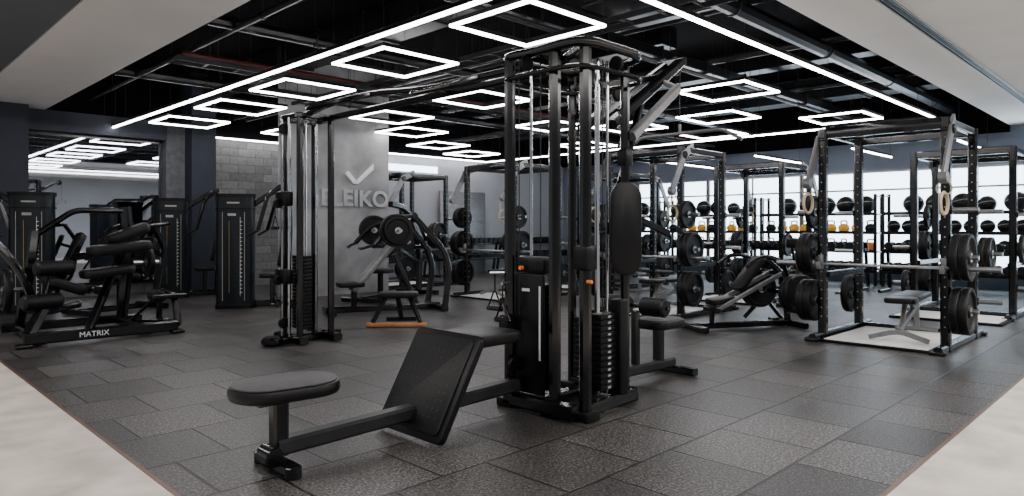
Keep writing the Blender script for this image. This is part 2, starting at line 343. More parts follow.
# ================================================================ plates
def plate_proto(r,t,lab,disc=RUBBER):
    def f():
        T=thing('weight_plate',lab,'weight plate',group='weight plates on storage pegs')
        h=t/2
        part(T,'disc',disc,lathe([(.03,-h*.8),(.26*r,-h*.8),(.3*r,-h*.35),(.78*r,-h*.35),(.84*r,-h),(.97*r,-h),(r,-h*.7),(r,h*.7),(.97*r,h),(.84*r,h),(.78*r,h*.35),(.3*r,h*.35),(.26*r,h*.8),(.03,h*.8)],(0,0,0),(0,1,0),32,False))
        part(T,'hub',STEEL,lathe([(.026,-h*.95),(.045,-h*.95),(.045,h*.95),(.026,h*.95),(.026,-h*.95)],(0,0,0),(0,1,0),20,False),label='steel hub ring')
        return T
    return Proto(f)
PL=plate_proto(.235,.075,'large black rubber bumper plate with steel hub')
PM=plate_proto(.19,.055,'medium black rubber weight plate with steel hub')
PS=plate_proto(.14,.035,'small black weight plate with steel hub')
# ================================================================ power rack
def strap(loc,rz=0,drop=.55):
    T=thing('gymnastic_ring','pale webbing strap with wooden ring hanging from rack arm','gymnastic ring',loc,rz,'gymnastic rings')
    part(T,'strap',STRAP,sweep(fil([(0,-.02,0),(0,-.07,-drop*.6),(0,-.05,-drop),(0,.05,-drop),(0,.07,-drop*.6),(0,.02,0)],.08),[(-.005,-.022),(.005,-.022),(.005,.022),(-.005,.022)],closed=True,up=(1,0,0)))
    part(T,'ring',RING,lathe([(.095,-.012),(.11,-.015),(.122,0),(.11,.015),(.095,.012),(.095,-.012)],(0,0,-drop-.09),(.5,1,0),24,False))
def rackf():
    T=thing('power_rack','tall black steel power rack with grey jammer arms','power rack',group='power racks')
    Hh=2.35; q=.09
    ups=[(0,-.6),(0,.6),(1.15,-.6),(1.15,.6)]
    for x,y in ups:
        holes=[(cyl((x-q/2-.001,y,.25+.1*i),.007,.006,(1,0,0),8),GREYM) for i in range(20)]+[(cyl((x,y-q/2-.001,.25+.1*i),.007,.006,(0,1,0),8),GREYM) for i in range(20)]
        part(T,'upright',BLACK,br([(x,y,.0),(x,y,Hh)],q),*holes)
    for y in(-.6,.6):
        part(T,'base_rail',BLACK,br([(-.3,y,.04),(1.5,y,.04)],.08,.075,up=(0,0,1)),bx((-.3,y,.02),(.1,.14,.04),bev=.008),bx((1.5,y,.02),(.1,.14,.04),bev=.008))
        part(T,'top_rail',BLACK,br([(-.04,y,Hh-.04),(1.19,y,Hh-.04)],.07,.08,up=(0,0,1)))
        part(T,'jammer_arm',DSTEEL,br([(.32,y*1.0,Hh+.02),(.0,y*1.08,Hh-.12),(-.3,y*1.08,Hh-.62)],.11,.03,up=(0,1,0)),cyl((-.3,y*1.08,Hh-.62),.06,.08,(0,1,0),16),(cyl((0,y*1.04,Hh-.12),.05,.12,(0,1,0),16),BLACK),label='grey steel jammer arm')
        part(T,'safety_arm',BLACK,br([(.02,y*.92,.72),(1.12,y*.92,.72)],.05,.07,up=(0,0,1)))
        part(T,'j_hook',DSTEEL,bx((-.06,y,.86),(.05,.05,.16),bev=.006),bx((-.1,y,.80),(.1,.05,.03),bev=.006),bx((-.145,y,.83),(.02,.05,.07),bev=.004))
    part(T,'cross_member',BLACK,br([(1.15,-.6,Hh-.04),(1.15,.6,Hh-.04)],.07,.1,up=(0,0,1)))
    part(T,'cross_member',BLACK,br([(1.15,-.6,.04),(1.15,.6,.04)],.08,.075,up=(0,0,1)))
    part(T,'header_plate',BLACK,bx((0,0,Hh-.05),(.05,1.14,.12),bev=.008))
    parts(T,'pull_up_bar',BLACK,rod((.25,-.6,Hh-.06),(.25,.6,Hh-.06),.018),rod((.55,-.6,Hh-.06),(.55,.6,Hh-.06),.022))
    for s in(-1,1):
        for x in (0,1.15):
            for z in(.42,.95,1.42):
                part(T,'storage_peg',STEEL,rod((x,s*.63,z),(x,s*.88,z),.025,12),(cyl((x,s*.65,z),.045,.02,(0,1,0),14),BLACK))
    return T
RK=Proto(rackf)
def rackset(x,y,sides,mirror=False):
    rz=math.pi if mirror else 0
    RK((x,y,0),(0,0,rz)); k=-1 if mirror else 1
    for (lx,s,z,P,n,off) in sides:
        t={id(PL):.075,id(PM):.055,id(PS):.035}[id(P)]
        for i in range(n):
            P((x+k*lx,y+k*s*(.705+i*(t+.004)),z))
full=[(0,1,.42,PL,2,0),(0,1,.95,PL,2,0),(0,1,1.42,PM,2,0),(0,-1,.42,PL,2,0),(0,-1,.95,PL,2,0),(0,-1,1.42,PM,1,0),(1.15,1,.95,PM,1,0),(1.15,-1,.42,PM,1,0)]
ra=[(0,1,.42,PL,2,0),(0,1,.95,PL,2,0),(0,1,1.42,PM,1,0),(1.15,1,.42,PL,1,0),(0,-1,.42,PL,2,0),(0,-1,.95,PL,2,0),(1.15,-1,.95,PM,2,0)]
rackset(7.95,2.4,ra)
rackset(8.25,5.6,full); rackset(8.25,8.8,full); rackset(8.25,12.0,full[:5])
rackset(12.6,2.4,full,True); rackset(12.6,5.6,full,True); rackset(12.6,8.8,full,True)
for y in (2.4,5.6,8.8,12.0):
    x=7.95 if y<3 else 8.25
    solo('lifting_platform','pale grey lifting platform with black border','platform',BLACK2,[bx((0,0,.015),(1.75,1.08,.03),bev=.004),(bx((-.02,0,.03),(1.65,1.0,.012),bev=.003),PLAT)],(x+.6,y,0),0,'lifting platforms')
    if y!=12.0:
        T=thing('barbell','steel barbell resting on rack hooks','barbell',(x-.1,y,.843),group='barbells')
        part(T,'bar',STEEL,rod((0,-.66,0),(0,.66,0),.014,12))
        for s in(-1,1): part(T,'sleeve',STEEL,rod((0,s*.66,0),(0,s*1.08,0),.025,14),cyl((0,s*.67,0),.04,.03,(0,1,0),16))
for (x,y,d) in [(7.66,3.05,.12),(7.66,1.75,.15),(7.96,4.95,.2),(7.96,6.25,.2),(7.96,8.15,.2),(12.88,3.05,.2),(12.88,6.25,.2)]: strap((x,y,1.72),.4,d)
for (x,y) in [(10.9,2.4),(10.9,5.6),(10.9,8.8)]:
    solo('lifting_platform','pale grey lifting platform with black border','platform',BLACK2,[bx((0,0,.015),(.95,1.3,.03),bev=.004),(bx((0,0,.03),(.85,1.2,.012),bev=.003),PLAT)],(x,y,0),0,'lifting platforms')
# ================================================================ benches
def benchf():
    T=thing('weight_bench','adjustable black padded weight bench on steel legs','bench',group='weight benches')
    part(T,'frame',DSTEEL,br([(-.55,0,.12),(.5,0,.3)],.06),br([(-.35,0,.15),(-.2,0,.38)],.05),br([(.3,0,.25),(.15,0,.4)],.05))
    part(T,'foot',DSTEEL,br(fil([(-.55,-.28,.03),(-.55,0,.12),(-.55,.28,.03)],.1),.05),label='splayed rear foot')
    part(T,'foot',DSTEEL,br([(.5,-.22,.03),(.5,.22,.03)],.05),br([(.5,0,.03),(.5,0,.32)],.06))
    part(T,'seat',PAD,pad((-.38,0,.43),(.32,.3,.06),.06))
    part(T,'backrest',PAD,pad((.22,0,.43),(.85,.28,.06),.06))
    return T
BN=Proto(benchf)
BN((8.55,2.3,.036),(0,0,.1)); BN((8.85,8.8,.036),(0,0,0)); BN((10.9,7.2,0),(0,0,1.1)); BN((8.85,5.6,.036),(0,0,0))
# ================================================================ dumbbells / kettlebells / balls
def dbf():
    return solo('dumbbell','black rubber round-head dumbbell with steel handle','dumbbell',RUBBER,[cyl((0,-.1,0),.075,.1,(0,1,0),16,.15),cyl((0,.1,0),.075,.1,(0,1,0),16,.15),(rod((0,-.06,0),(0,.06,0),.016,10),CHROME)],group='dumbbells on racks')
DB=Proto(dbf)
def kbf(mat,lab):
    def f():
        prof=[(.055,-.0),(.085,.01),(.112,.05),(.122,.09),(.112,.13),(.085,.165),(.04,.185),(1e-5,.19)]
        T=thing('kettlebell',lab,'kettlebell',group='kettlebells on the shelf')
        part(T,'bell',mat,lathe(prof,n=20)); part(T,'handle',DSTEEL,tb(fil([(0,-.06,.15),(0,-.075,.25),(0,.075,.25),(0,.06,.15)],.05),.016,10))
        return T
    return Proto(f)
KY=kbf(YEL,'yellow kettlebell with steel handle'); KO=kbf(ORANGE,'orange kettlebell with steel handle'); KB=kbf(RUBBER,'black kettlebell with steel handle')
def mbf(r,mat,lab):
    return Proto(lambda: solo('medicine_ball',lab,'medicine ball',mat,[ball((0,0,0),r),(lathe([(r*.998,-.005),(r*1.006,0),(r*.998,.005)],(0,0,0),(.3,.2,1),20,False),GREYM)],group='medicine balls on the shelf'))
MB=mbf(.195,RUBBER,'large black medicine ball'); MM=mbf(.16,RUBBER,'medium black medicine ball'); MS=mbf(.13,RUBBER,'small black medicine ball')
def shelff():
    T=thing('storage_shelf','black steel storage shelf in front of windows','shelf',group='storage shelves')
    for y in(-1.25,1.25):
        for x in(-.2,.2): part(T,'post',BLACK,br([(x,y,0),(x,y,1.95)],.06))
    for z in (.3,.72,1.12,1.52): part(T,'shelf_board',DSTEEL,bx((0,0,z),(.42,2.56,.03),bev=.004),(bx((-.21,0,z+.01),(.015,2.56,.07)),BLACK2))
    parts(T,'end_brace',BLACK,*[br([(-.2,y,z),(.2,y,z)],.03) for y in(-1.25,1.25) for z in(.1,1.9)])
    return T
SH=Proto(shelff)
for k,yc in enumerate((0.8,3.45,6.1,8.75,11.4)):
    SH((15.9,yc,0))
    y=yc-1.0
    while y<yc+1.08:
        big=random.random()<(.8 if k<2 else .5); (MB if big else MM)((15.9,y,1.535+(.195 if big else .16)))
        y+=random.choice([.40,.41,.46])
    for i in range(9):
        y=yc-1.1+.275*i
        if k in(2,3): (KY if i%4 else KB)((15.9,y,1.135),(0,0,random.uniform(-.5,.5)))
        elif random.random()<.88: MS((15.9,y,1.135+.13))
    for i in range(9):
        y=yc-1.1+.275*i
        if k in(2,3): (KO if i<6 else KY)((15.9,y,.735),(0,0,random.uniform(-.5,.5)))
        elif random.random()<.88: MS((15.9,y,.735+.13))
    for i in range(13): DB((15.9,yc-1.12+.185*i,.315+.075),(0,0,math.pi/2))
def dbrackf():
    T=thing('dumbbell_rack','black two-tier dumbbell rack','dumbbell rack',group='dumbbell racks')
    for x in(-1.2,1.2): part(T,'leg_frame',BLACK,br(fil([(x,-.35,.03),(x,.3,.03),(x,.12,.95)],.06),.06))
    for y,z in((-.12,.42),(.08,.8)): part(T,'tier',BLACK,bx((0,y-.08,z),(2.5,.04,.06),bev=.006),bx((0,y+.08,z),(2.5,.04,.06),bev=.006),bx((0,y,z-.02),(2.5,.17,.015)))
    return T
DR=Proto(dbrackf)
def drfill(x,y,rz):
    DR((x,y,0),(0,0,rz)); R=Matrix.Rotation(rz,3,'Z')
    for ly,z in((-.12,.505),(.08,.885)):
        for i in range(14):
            p=R@V3((-1.13+.174*i,ly,0)); DB((x+p.x,y+p.y,z),(0,0,rz+math.pi/2*0))
drfill(9.3,13.7,0); drfill(11.95,13.6,0); drfill(14.6,13.7,0); drfill(14.5,3.1,-math.pi/2); drfill(14.5,5.9,-math.pi/2); drfill(14.5,8.7,-math.pi/2)
# ================================================================ central multi-station with crossover column
T=thing('cable_multi_station','black multi-station cable machine with row bench and crossover beam','cable machine',(3.75,3.17,0))
Hh=2.43
posts=[(-.34,.26,.08),(-.33,-.15,.08),(-.27,-.36,.08),(.33,-.24,.065),(.36,.28,.065)]
for x,y,w in posts:
    part(T,'upright',BLACK,br([(x,y,.05),(x,y,Hh)],w,c=w*.32),(bx((x,y,.03),(.14,.14,.06),bev=.01),BLACK2))
part(T,'top_frame',BLACK,tb(fil([(-.37,0,Hh),(-.37,.32,Hh+.01),(.38,.32,Hh+.01),(.38,-.42,Hh+.01),(-.37,-.42,Hh+.01),(-.37,-.02,Hh)],.26,8),.032,12,True))
part(T,'top_ring',BLACK,tb(fil([(-.39,0,2.28),(-.39,.32,2.28),(.40,.32,2.28),(.40,-.42,2.28),(-.39,-.42,2.28),(-.39,-.02,2.28)],.24,8),.016,10,True))
part(T,'top_cross_bar',BLACK,br([(-.36,0,Hh),(.38,0,Hh)],.05,.05),br([(-.27,-.36,Hh),(.1,.28,Hh)],.05,.05))
part(T,'base_frame',BLACK,br([(-.36,.26,.06),(-.36,-.36,.06)],.1,.09),br([(.36,.28,.06),(.36,-.3,.06)],.08,.08),br([(-.4,0,.06),(.4,0,.06)],.1,.08),br([(-.3,-.36,.06),(.34,-.3,.06)],.07,.08))
def stack(cx,cy,ax,n=14,z0=.14,w=.28):
    return [bx((cx,cy,z0+.02+i*.04),(.11,w,.036) if ax=='x' else (w,.11,.036),bev=.004) for i in range(n)]
def tags(cx,cy,ax,n,z0=.14,off=.058):
    g=[]
    for i in range(n):
        p=(cx-off,cy,z0+.02+i*.04) if ax=='x' else (cx,cy-off,z0+.02+i*.04)
        g.append(bx(p,(.004,.03,.014) if ax=='x' else (.03,.004,.014)))
    return g
part(T,'weight_stack',BLACK2,*stack(-.24,.06,'x',18),*[(g,WHITE) for g in tags(-.24,.06,'x',18)])
part(T,'weight_stack',BLACK2,*stack(.03,-.27,'y',13,w=.18),*[(g,GREYM) for g in tags(.03,-.27,'y',13)])
part(T,'weight_stack',BLACK2,*stack(.26,.04,'x',11,w=.2))
parts(T,'guide_rod',CHROME,*[rod((-.24,y,.1),(-.24,y,2.4),.0115) for y in(-.03,.15)],*[rod((x,-.27,.1),(x,-.27,2.4),.0115) for x in(-.02,.08)],*[rod((.26,y,.1),(.26,y,2.4),.010) for y in(-.03,.11)])
part(T,'stack_cover',BLACK2,bx((-.33,.075,.52),(.03,.27,.82),bev=.012),bx((-.30,.075,.99),(.09,.28,.12),bev=.03))
part(T,'stack_cover',BLACK2,bx((.17,-.31,.42),(.10,.09,.66),bev=.015))
parts(T,'cover_label',WHITE,bx((-.347,-.03,.60),(.003,.014,.5)),bx((-.347,.10,.82),(.003,.07,.02)),label='white weight scale label')
part(T,'side_shroud',BLACK2,xf(pad((0,0,0),(.215,.63,.05),.107,e=.012),(.075,-.43,1.24),(math.pi/2,0,-math.radians(38))),bx((.1,-.34,1.24),(.04,.14,.08)),label='rounded flat black oval shroud')
parts(T,'selector_knob',ORANGE,cyl((-.37,.12,.97),.015,.03,(1,0,0),14),cyl((-.30,-.42,.9),.012,.04,(0,1,0),14),label='small orange selector knob')
parts(T,'cable',DUCTG,*[rod((a,b,.65),(a,b,2.4),.004,6) for a,b in((-.24,.06),(.03,-.27),(.26,.04),(-.38,.13),(-.38,.17))])
parts(T,'pulley',BLACK2,*[cyl(p,.055,.03,ax,20,.2) for p,ax in(((-.38,.06,2.36),(0,1,0)),((-.38,.18,.3),(0,1,0)),((.06,-.36,2.36),(1,0,0)),((.3,.04,2.36),(0,1,0)),((-.42,.18,.16),(0,1,0)))])
parts(T,'carriage',BLACK2,bx((-.27,-.36,1.05),(.12,.12,.16),bev=.02),bx((-.34,.26,.55),(.12,.12,.18),bev=.02),bx((.33,-.24,1.75),(.09,.09,.13),bev=.02))
def dh(x,y,z):
    return merge(tb(fil([(x,y-.07,z-.14),(x,y,z),(x,y+.07,z-.14)],.03),.006,8),rod((x,y-.07,z-.14),(x,y+.07,z-.14),.017),rod((x,y,z-.01),(x,y,z+.1),.006))
parts(T,'hand_grip',BLACK,dh(-.43,.32,.82),dh(-.45,.22,.75))
part(T,'grip_hook',STEEL,rod((-.46,.34,.93),(-.34,.26,.93),.01),rod((-.46,.22,.86),(-.34,.24,.86),.01))
part(T,'bench_beam',DUCTG,br([(-2.12,.17,.125),(-.38,.17,.165)],.10,.085,up=(0,0,1)),label='dark grey boxed bench rail')
part(T,'end_foot',BLACK,br([(-2.1,.02,.04),(-2.1,.36,.04)],.08,.05,up=(0,0,1)),cyl((-2.15,.17,.09),.05,.12,(0,1,0)),cyl((-2.1,.02,.03),.042,.06),cyl((-2.1,.36,.03),.042,.06))
part(T,'seat_post',BLACK,br([(-2.1,.17,.08),(-2.1,.17,.39)],.085,.075),bx((-2.1,.17,.375),(.3,.2,.02),bev=.005))
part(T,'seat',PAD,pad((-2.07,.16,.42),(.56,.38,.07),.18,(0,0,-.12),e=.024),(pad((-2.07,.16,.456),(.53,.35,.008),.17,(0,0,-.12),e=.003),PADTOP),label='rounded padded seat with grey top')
fx=-1.15; fa=math.radians(-60)
part(T,'foot_plate',BLACK2,pad((fx,.13,.31),(.66,.62,.045),.04,(0,fa,0),.01),label='large slanted dark foot plate')
M=Matrix.Translation((fx,.13,.31))@Euler((0,fa,0)).to_matrix().to_4x4()
part(T,'grip_pad',RUBBER,xf(pad((-.0,0,.026),(.58,.54,.014),.03,e=.004),M=M),*[(xf(cyl((-.2+.05*i,-.2+.05*j,.034),.006,.003,n=8),M=M),DUCTG) for i in range(9) for j in range(9)],label='black rubber grip pad with small dimples')
parts(T,'plate_bracket',BLACK,br([(-.95,.17,.17),(-.98,.17,.5)],.06),br([(-1.2,.17,.15),(-1.05,.17,.4)],.05))
part(T,'rear_pad',PAD,pad((-.78,.12,.545),(.48,.40,.075),.07,(0,0,0)))
part(T,'bench_beam',DUCTG,br([(.38,.03,.12),(1.38,.03,.1)],.09,.08,up=(0,0,1)))
part(T,'end_foot',BLACK,br([(1.38,-.20,.04),(1.38,.26,.04)],.08,.06,up=(0,0,1)))
parts(T,'seat_post',BLACK,br([(1.18,.03,.1),(1.18,.03,.42)],.08),br([(.85,.03,.1),(.85,.03,.58)],.06))
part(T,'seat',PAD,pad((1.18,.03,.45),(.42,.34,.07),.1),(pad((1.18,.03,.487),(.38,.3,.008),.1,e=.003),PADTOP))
parts(T,'roller_pad',PAD,cyl((.86,-.14,.62),.075,.22,(0,1,0),20,.2),cyl((.86,.2,.62),.075,.22,(0,1,0),20,.2))
part(T,'roller_axle',BLACK,rod((.86,-.27,.62),(.86,.33,.62),.015))
parts(T,'boom_arm',BLACK,br([(.33,-.12,2.0),(1.4,-.06,2.66)],.09,.07),br([(.33,.16,2.0),(1.4,.10,2.66)],.09,.07))
part(T,'boom_brace',BLACK,br([(.36,.02,2.3),(1.1,.02,2.48)],.06),br([(1.38,-.1,2.65),(1.38,.14,2.65)],.07),br([(.33,-.2,1.55),(.75,-.1,2.25)],.05))
part(T,'boom_strut',DSTEEL,br([(.36,-.28,1.9),(1.0,-.26,2.34)],.06,.07),br([(1.0,-.26,2.34),(1.05,-.05,2.45)],.04,.04),label='grey steel strut')
parts(T,'pulley',BLACK2,cyl((1.43,.02,2.63),.08,.03,(0,1,0)),cyl((.6,.02,2.28),.06,.03,(0,1,0)))
part(T,'cable',DUCTG,rod((1.5,.02,2.63),(1.5,.02,2.12),.004,6))
part(T,'lat_bar',DSTEEL,tb(fil([(1.5,-.55,1.96),(1.5,-.38,2.06),(1.5,.42,2.06),(1.5,.59,1.96)],.06),.015),rod((1.5,.02,2.06),(1.5,.02,2.14),.012))
parts(T,'thigh_support',BLACK,br([(.36,.28,.9),(.7,.5,.7)],.05),br([(.34,-.24,1.35),(.62,-.42,1.2)],.05))
parts(T,'crossover_beam',BLACK,br(fil([(-.13,.3,2.42),(-.13,1.5,2.42),(-.13,2.3,2.50),(-.13,3.1,2.50),(-.13,3.6,2.43)],.3),.05,.06),br([(.1,.3,2.42),(.1,3.6,2.42)],.05,.06,up=(0,0,1)))
parts(T,'pull_up_handle',BLACK,tb(fil([(-.13,.8,2.42),(-.4,.85,2.32),(-.42,1.35,2.32),(-.13,1.4,2.42)],.1),.02),tb(fil([(-.13,2.3,2.49),(-.42,2.35,2.40),(-.44,3.0,2.40),(-.13,3.05,2.49)],.1),.02))
parts(T,'beam_rung',BLACK,rod((-.13,1.45,2.42),(.1,1.45,2.42),.02),rod((-.13,3.55,2.43),(.1,3.55,2.42),.02))
cy=3.78
for x,y in((-.17,cy+.18),(-.17,cy-.18),(.2,cy-.18),(.2,cy+.18)):
    part(T,'upright',BLACK,br([(x,y,.05),(x,y,2.45)],.065,c=.018))
part(T,'top_frame',BLACK,br(fil([(-.19,cy,2.44),(-.19,cy+.22,2.44),(.22,cy+.22,2.44),(.22,cy-.22,2.44),(-.19,cy-.22,2.44),(-.19,cy-.02,2.44)],.12),.06,.06,True,up=(0,0,1)))
part(T,'base_frame',BLACK,br([(-.18,cy+.3,.05),(-.18,cy-.3,.05)],.1,.08),br([(.22,cy+.3,.05),(.22,cy-.3,.05)],.1,.08),br([(-.3,cy,.05),(.4,cy,.05)],.12,.08),cyl((-.42,cy-.05,.05),.11,.09,(0,0,1),24,.3),br([(-.42,cy-.05,.04),(-.18,cy-.05,.04)],.08,.06))
part(T,'weight_stack',BLACK2,*stack(-.05,cy,'x',20,w=.24),*[(g,WHITE) for g in tags(-.05,cy,'x',20)])
parts(T,'guide_rod',CHROME,*[rod((-.05,cy+s,.1),(-.05,cy+s,2.4),.011) for s in(-.08,.08)],rod((-.24,cy+.08,.08),(-.24,cy+.08,2.42),.014),rod((-.24,cy-.08,.08),(-.24,cy-.08,2.42),.014),rod((.12,cy,.1),(.12,cy,2.42),.011))
parts(T,'carriage',BLACK2,bx((-.26,cy,1.55),(.1,.24,.16),bev=.02),bx((-.26,cy,.72),(.1,.24,.16),bev=.02))
parts(T,'pulley',BLACK2,cyl((-.33,cy,1.5),.05,.04,(0,1,0)),cyl((-.33,cy,.68),.05,.04,(0,1,0)),cyl((-.26,cy,2.3),.06,.04,(0,1,0)),cyl((-.05,cy,2.33),.06,.04,(0,1,0)),cyl((-.26,cy,.22),.06,.04,(0,1,0)))
parts(T,'cable',DUCTG,*[rod((-.28,cy+s,.2),(-.28,cy+s,2.4),.0035,6) for s in(-.02,.02)],rod((-.05,cy,.9),(-.05,cy,2.4),.004,6))
parts(T,'hand_grip',BLACK,dh(-.36,cy,1.38),dh(-.36,cy,.56))
parts(T,'stack_cover',BLACK2,bx((-.135,cy-.12,1.05),(.02,.05,1.95),bev=.006),bx((-.135,cy+.12,1.05),(.02,.05,1.95),bev=.006))
# ================================================================ selectorized machines
def _extr(prof,z0,z1):
    n=len(prof); V=[V3((x,y,z0)) for x,y in prof]+[V3((x,y,z1)) for x,y in prof]
    F=[(i,(i+1)%n,n+(i+1)%n,n+i) for i in range(n)]+[tuple(range(n))[::-1],tuple(range(n,2*n))]; return V,F
def selmachine(loc,rz,lab,seatside=1):
    T=thing('weight_stack_machine',lab,'gym machine',loc,rz)
    pr=[(.27*math.cos(math.pi*i/8),-.06-.09*math.sin(math.pi*i/8)) for i in range(9)]
    prof=pr+[(-.27,.12),(.27,.12)]
    part(T,'stack_shroud',NAVY,_extr(prof,.05,1.70))
    big=[(x*1.06,y*1.08) for x,y in prof]
    part(T,'shroud_cap',BLACK2,_extr(big,1.70,1.76)); part(T,'shroud_band',BLACK2,_extr(big,1.52,1.54)); part(T,'shroud_base',BLACK2,_extr(big,0,.06))
    parts(T,'shroud_stripe',GREYM,*[bx((sx,-.133,.8),(.007,.012,1.35)) for sx in(-.16,.16)])
    part(T,'weight_scale',WHITE,bx((.10,-.147,.8),(.004,.01,1.2)),*[bx((.11,-.145,.25+.06*i),(.03,.01,.01)) for i in range(19)])
    parts(T,'instruction_label',GREYM,bx((0,-.155,1.62),(.18,.008,.025)),bx((-.02,-.155,1.44),(.12,.006,.04)))
    part(T,'stack_tape',TAPE,bx((-.06,-.150,.8),(.006,.008,1.1)))
    s=seatside
    part(T,'frame',BLACK,br([(s*.2,.1,.06),(s*.95,.1,.06)],.1,.09,up=(0,0,1)),br([(s*.9,-.25,.04),(s*.9,.45,.04)],.08,.08,up=(0,0,1)),br(fil([(s*.25,.1,1.6),(s*.75,.1,1.95),(s*.8,.1,1.3),(s*.75,.1,.1)],.2),.08,.08))
    part(T,'seat',PAD,pad((s*.55,.0,.5),(.36,.4,.07),.08)); part(T,'seat_post',BLACK,br([(s*.55,0,.08),(s*.55,0,.47)],.07))
    part(T,'backrest',PAD,pad((s*.72,.0,.95),(.64,.34,.07),.08,(0,math.radians(-80*s),0)))
    part(T,'lever_arm',BLACK,br(fil([(s*.75,-.3,1.9),(s*.55,-.38,1.75),(s*.4,-.38,1.2)],.15),.05),br(fil([(s*.75,.4,1.9),(s*.55,.44,1.75),(s*.4,.44,1.2)],.15),.05),br([(s*.75,-.3,1.9),(s*.75,.4,1.9)],.06))
    parts(T,'hand_grip',RUBBER,rod((s*.4,-.38,1.2),(s*.25,-.38,1.12),.02),rod((s*.4,.44,1.2),(s*.25,.44,1.12),.02))
    return T
selmachine((4.5,10.55,0),-math.radians(35),'near-black curved weight stack machine with seat and press arms',1)
selmachine((4.35,12.9,0),-math.radians(20),'near-black weight stack machine beside blue column',1)
selmachine((2.15,12.1,0),-math.radians(25),'near-black weight stack machine by the mirror',-1)
# ================================================================ plate-loaded machine with lettered base rail
T=thing('leverage_machine','black plate-loaded leverage machine with lettered base rail','gym machine',(2.2,8.95,0))
part(T,'base_rail',BLACK,br([(-.75,-.4,.09),(.75,-.4,.09)],.09,.12,up=(0,0,1)),br([(-.6,-.4,.07),(-.6,.9,.07)],.1,.1,up=(0,0,1)),br([(.45,-.4,.07),(.45,.9,.07)],.1,.1,up=(0,0,1)),br([(-.75,.9,.07),(.75,.9,.07)],.09,.1,up=(0,0,1)),*[bx((x,-.4,.02),(.14,.14,.04),bev=.01) for x in(-.75,.75)])
part(T,'rail_lettering',WHITE,xf(text('MATRIX',.08,.003),(-.12,-.448,.09),(math.pi/2,0,0)))
part(T,'mast',BLACK,br(fil([(.45,.65,.1),(.5,.5,1.0),(.45,.5,1.5)],.3),.11,.11)); part(T,'mast',BLACK,br(fil([(-.6,.75,.1),(-.55,.4,.8),(-.5,.45,1.2)],.3),.10))
part(T,'incline_beam',BLACK,br([(-.7,-.35,.12),(-.2,.2,.9),(-.05,.4,1.15)],.10),br([(-.15,-.35,.12),(.35,.3,.95)],.08),br([(-.2,.2,.9),(.48,.45,.98)],.08))
parts(T,'seat',PAD,pad((.25,.0,1.0),(.66,.34,.12),.1,(0,-.1,0),e=.035),pad((-.3,.05,.60),(.44,.36,.11),.1,(0,.4,0),e=.03))
parts(T,'arm_pad',PAD,pad((.4,.22,1.17),(.52,.2,.12),.09,(0,-.35,.2),e=.035),pad((.1,-.1,.74),(.55,.28,.10),.09,(0,-.1,0),e=.03))
parts(T,'roller_pad',PAD,cyl((-.42,-.1,.80),.085,.38,(1,.2,0),20,.25),cyl((-.55,-.2,.45),.085,.38,(1,.2,0),20,.25),cyl((.62,-.1,.42),.075,.26,(0,1,0),20,.25))
part(T,'roller_axle',BLACK,rod((-.55,-.16,.42),(-.42,-.04,.85),.02),rod((-.42,-.04,.82),(-.2,.2,.9),.02)); part(T,'roller_axle',BLACK,rod((.62,-.1,.42),(.45,.3,.1),.02))
parts(T,'lever_arm',BLACK,tb(fil([(-1.0,-.2,1.15),(-.75,-.25,.8),(-.55,0,.3),(-.1,.3,.35)],.2),.042),tb(fil([(-.5,.45,1.15),(-.1,.5,1.45),(.45,.5,1.45)],.1),.035))
part(T,'step_foot',BLACK,br(fil([(.78,-.35,.1),(.78,-.25,.42),(.78,.3,.45)],.1),.07),br([(.5,-.3,.43),(.88,-.3,.43)],.07,.05),br([(.45,0,.1),(.78,0,.1)],.08),br([(.78,.3,.45),(.78,.3,.05)],.06),br([(.78,-.35,.1),(.78,.3,.08)],.06))
parts(T,'weight_horn',STEEL,rod((.5,.55,.8),(.85,.55,.8),.025),rod((-.55,.4,.55),(-.95,.4,.55),.025))
PM((2.93,9.5,.8),(0,0,math.pi/2)); PL((1.42,9.35,.55),(0,0,math.pi/2))
T=thing('leg_machine','black seated leg machine with curved frame near the mirror','gym machine',(3.1,11.3,0),.3)
part(T,'frame',BLACK,br(fil([(-.6,0,.06),(.6,0,.06),(.75,0,.9),(.5,0,1.3)],.25),.08),br([(-.6,-.35,.05),(-.6,.35,.05)],.08),br([(.5,-.35,.05),(.5,.35,.05)],.08),br([(.5,-.4,1.3),(.5,.4,1.3)],.05))
part(T,'seat',PAD,pad((0,0,.52),(.45,.42,.08),.08)); part(T,'backrest',PAD,pad((.38,0,.85),(.5,.36,.07),.08,(0,math.radians(-70),0))); parts(T,'seat_post',BLACK,br([(0,0,.06),(0,0,.5)],.08),br([(.7,0,.8),(.42,0,.9)],.06))
parts(T,'lever_arm',BLACK,tb(fil([(.5,-.4,1.3),(.1,-.42,1.25),(-.1,-.42,.95)],.15),.028),tb(fil([(.5,.4,1.3),(.1,.42,1.25),(-.1,.42,.95)],.15),.028),merge(rod((-.4,-.3,.35),(-.4,.3,.35),.02),br([(0,0,.45),(-.4,0,.35)],.05)))
parts(T,'roller_pad',PAD,cyl((-.4,-.2,.35),.06,.24,(0,1,0),18,.2),cyl((-.4,.2,.35),.06,.24,(0,1,0),18,.2))
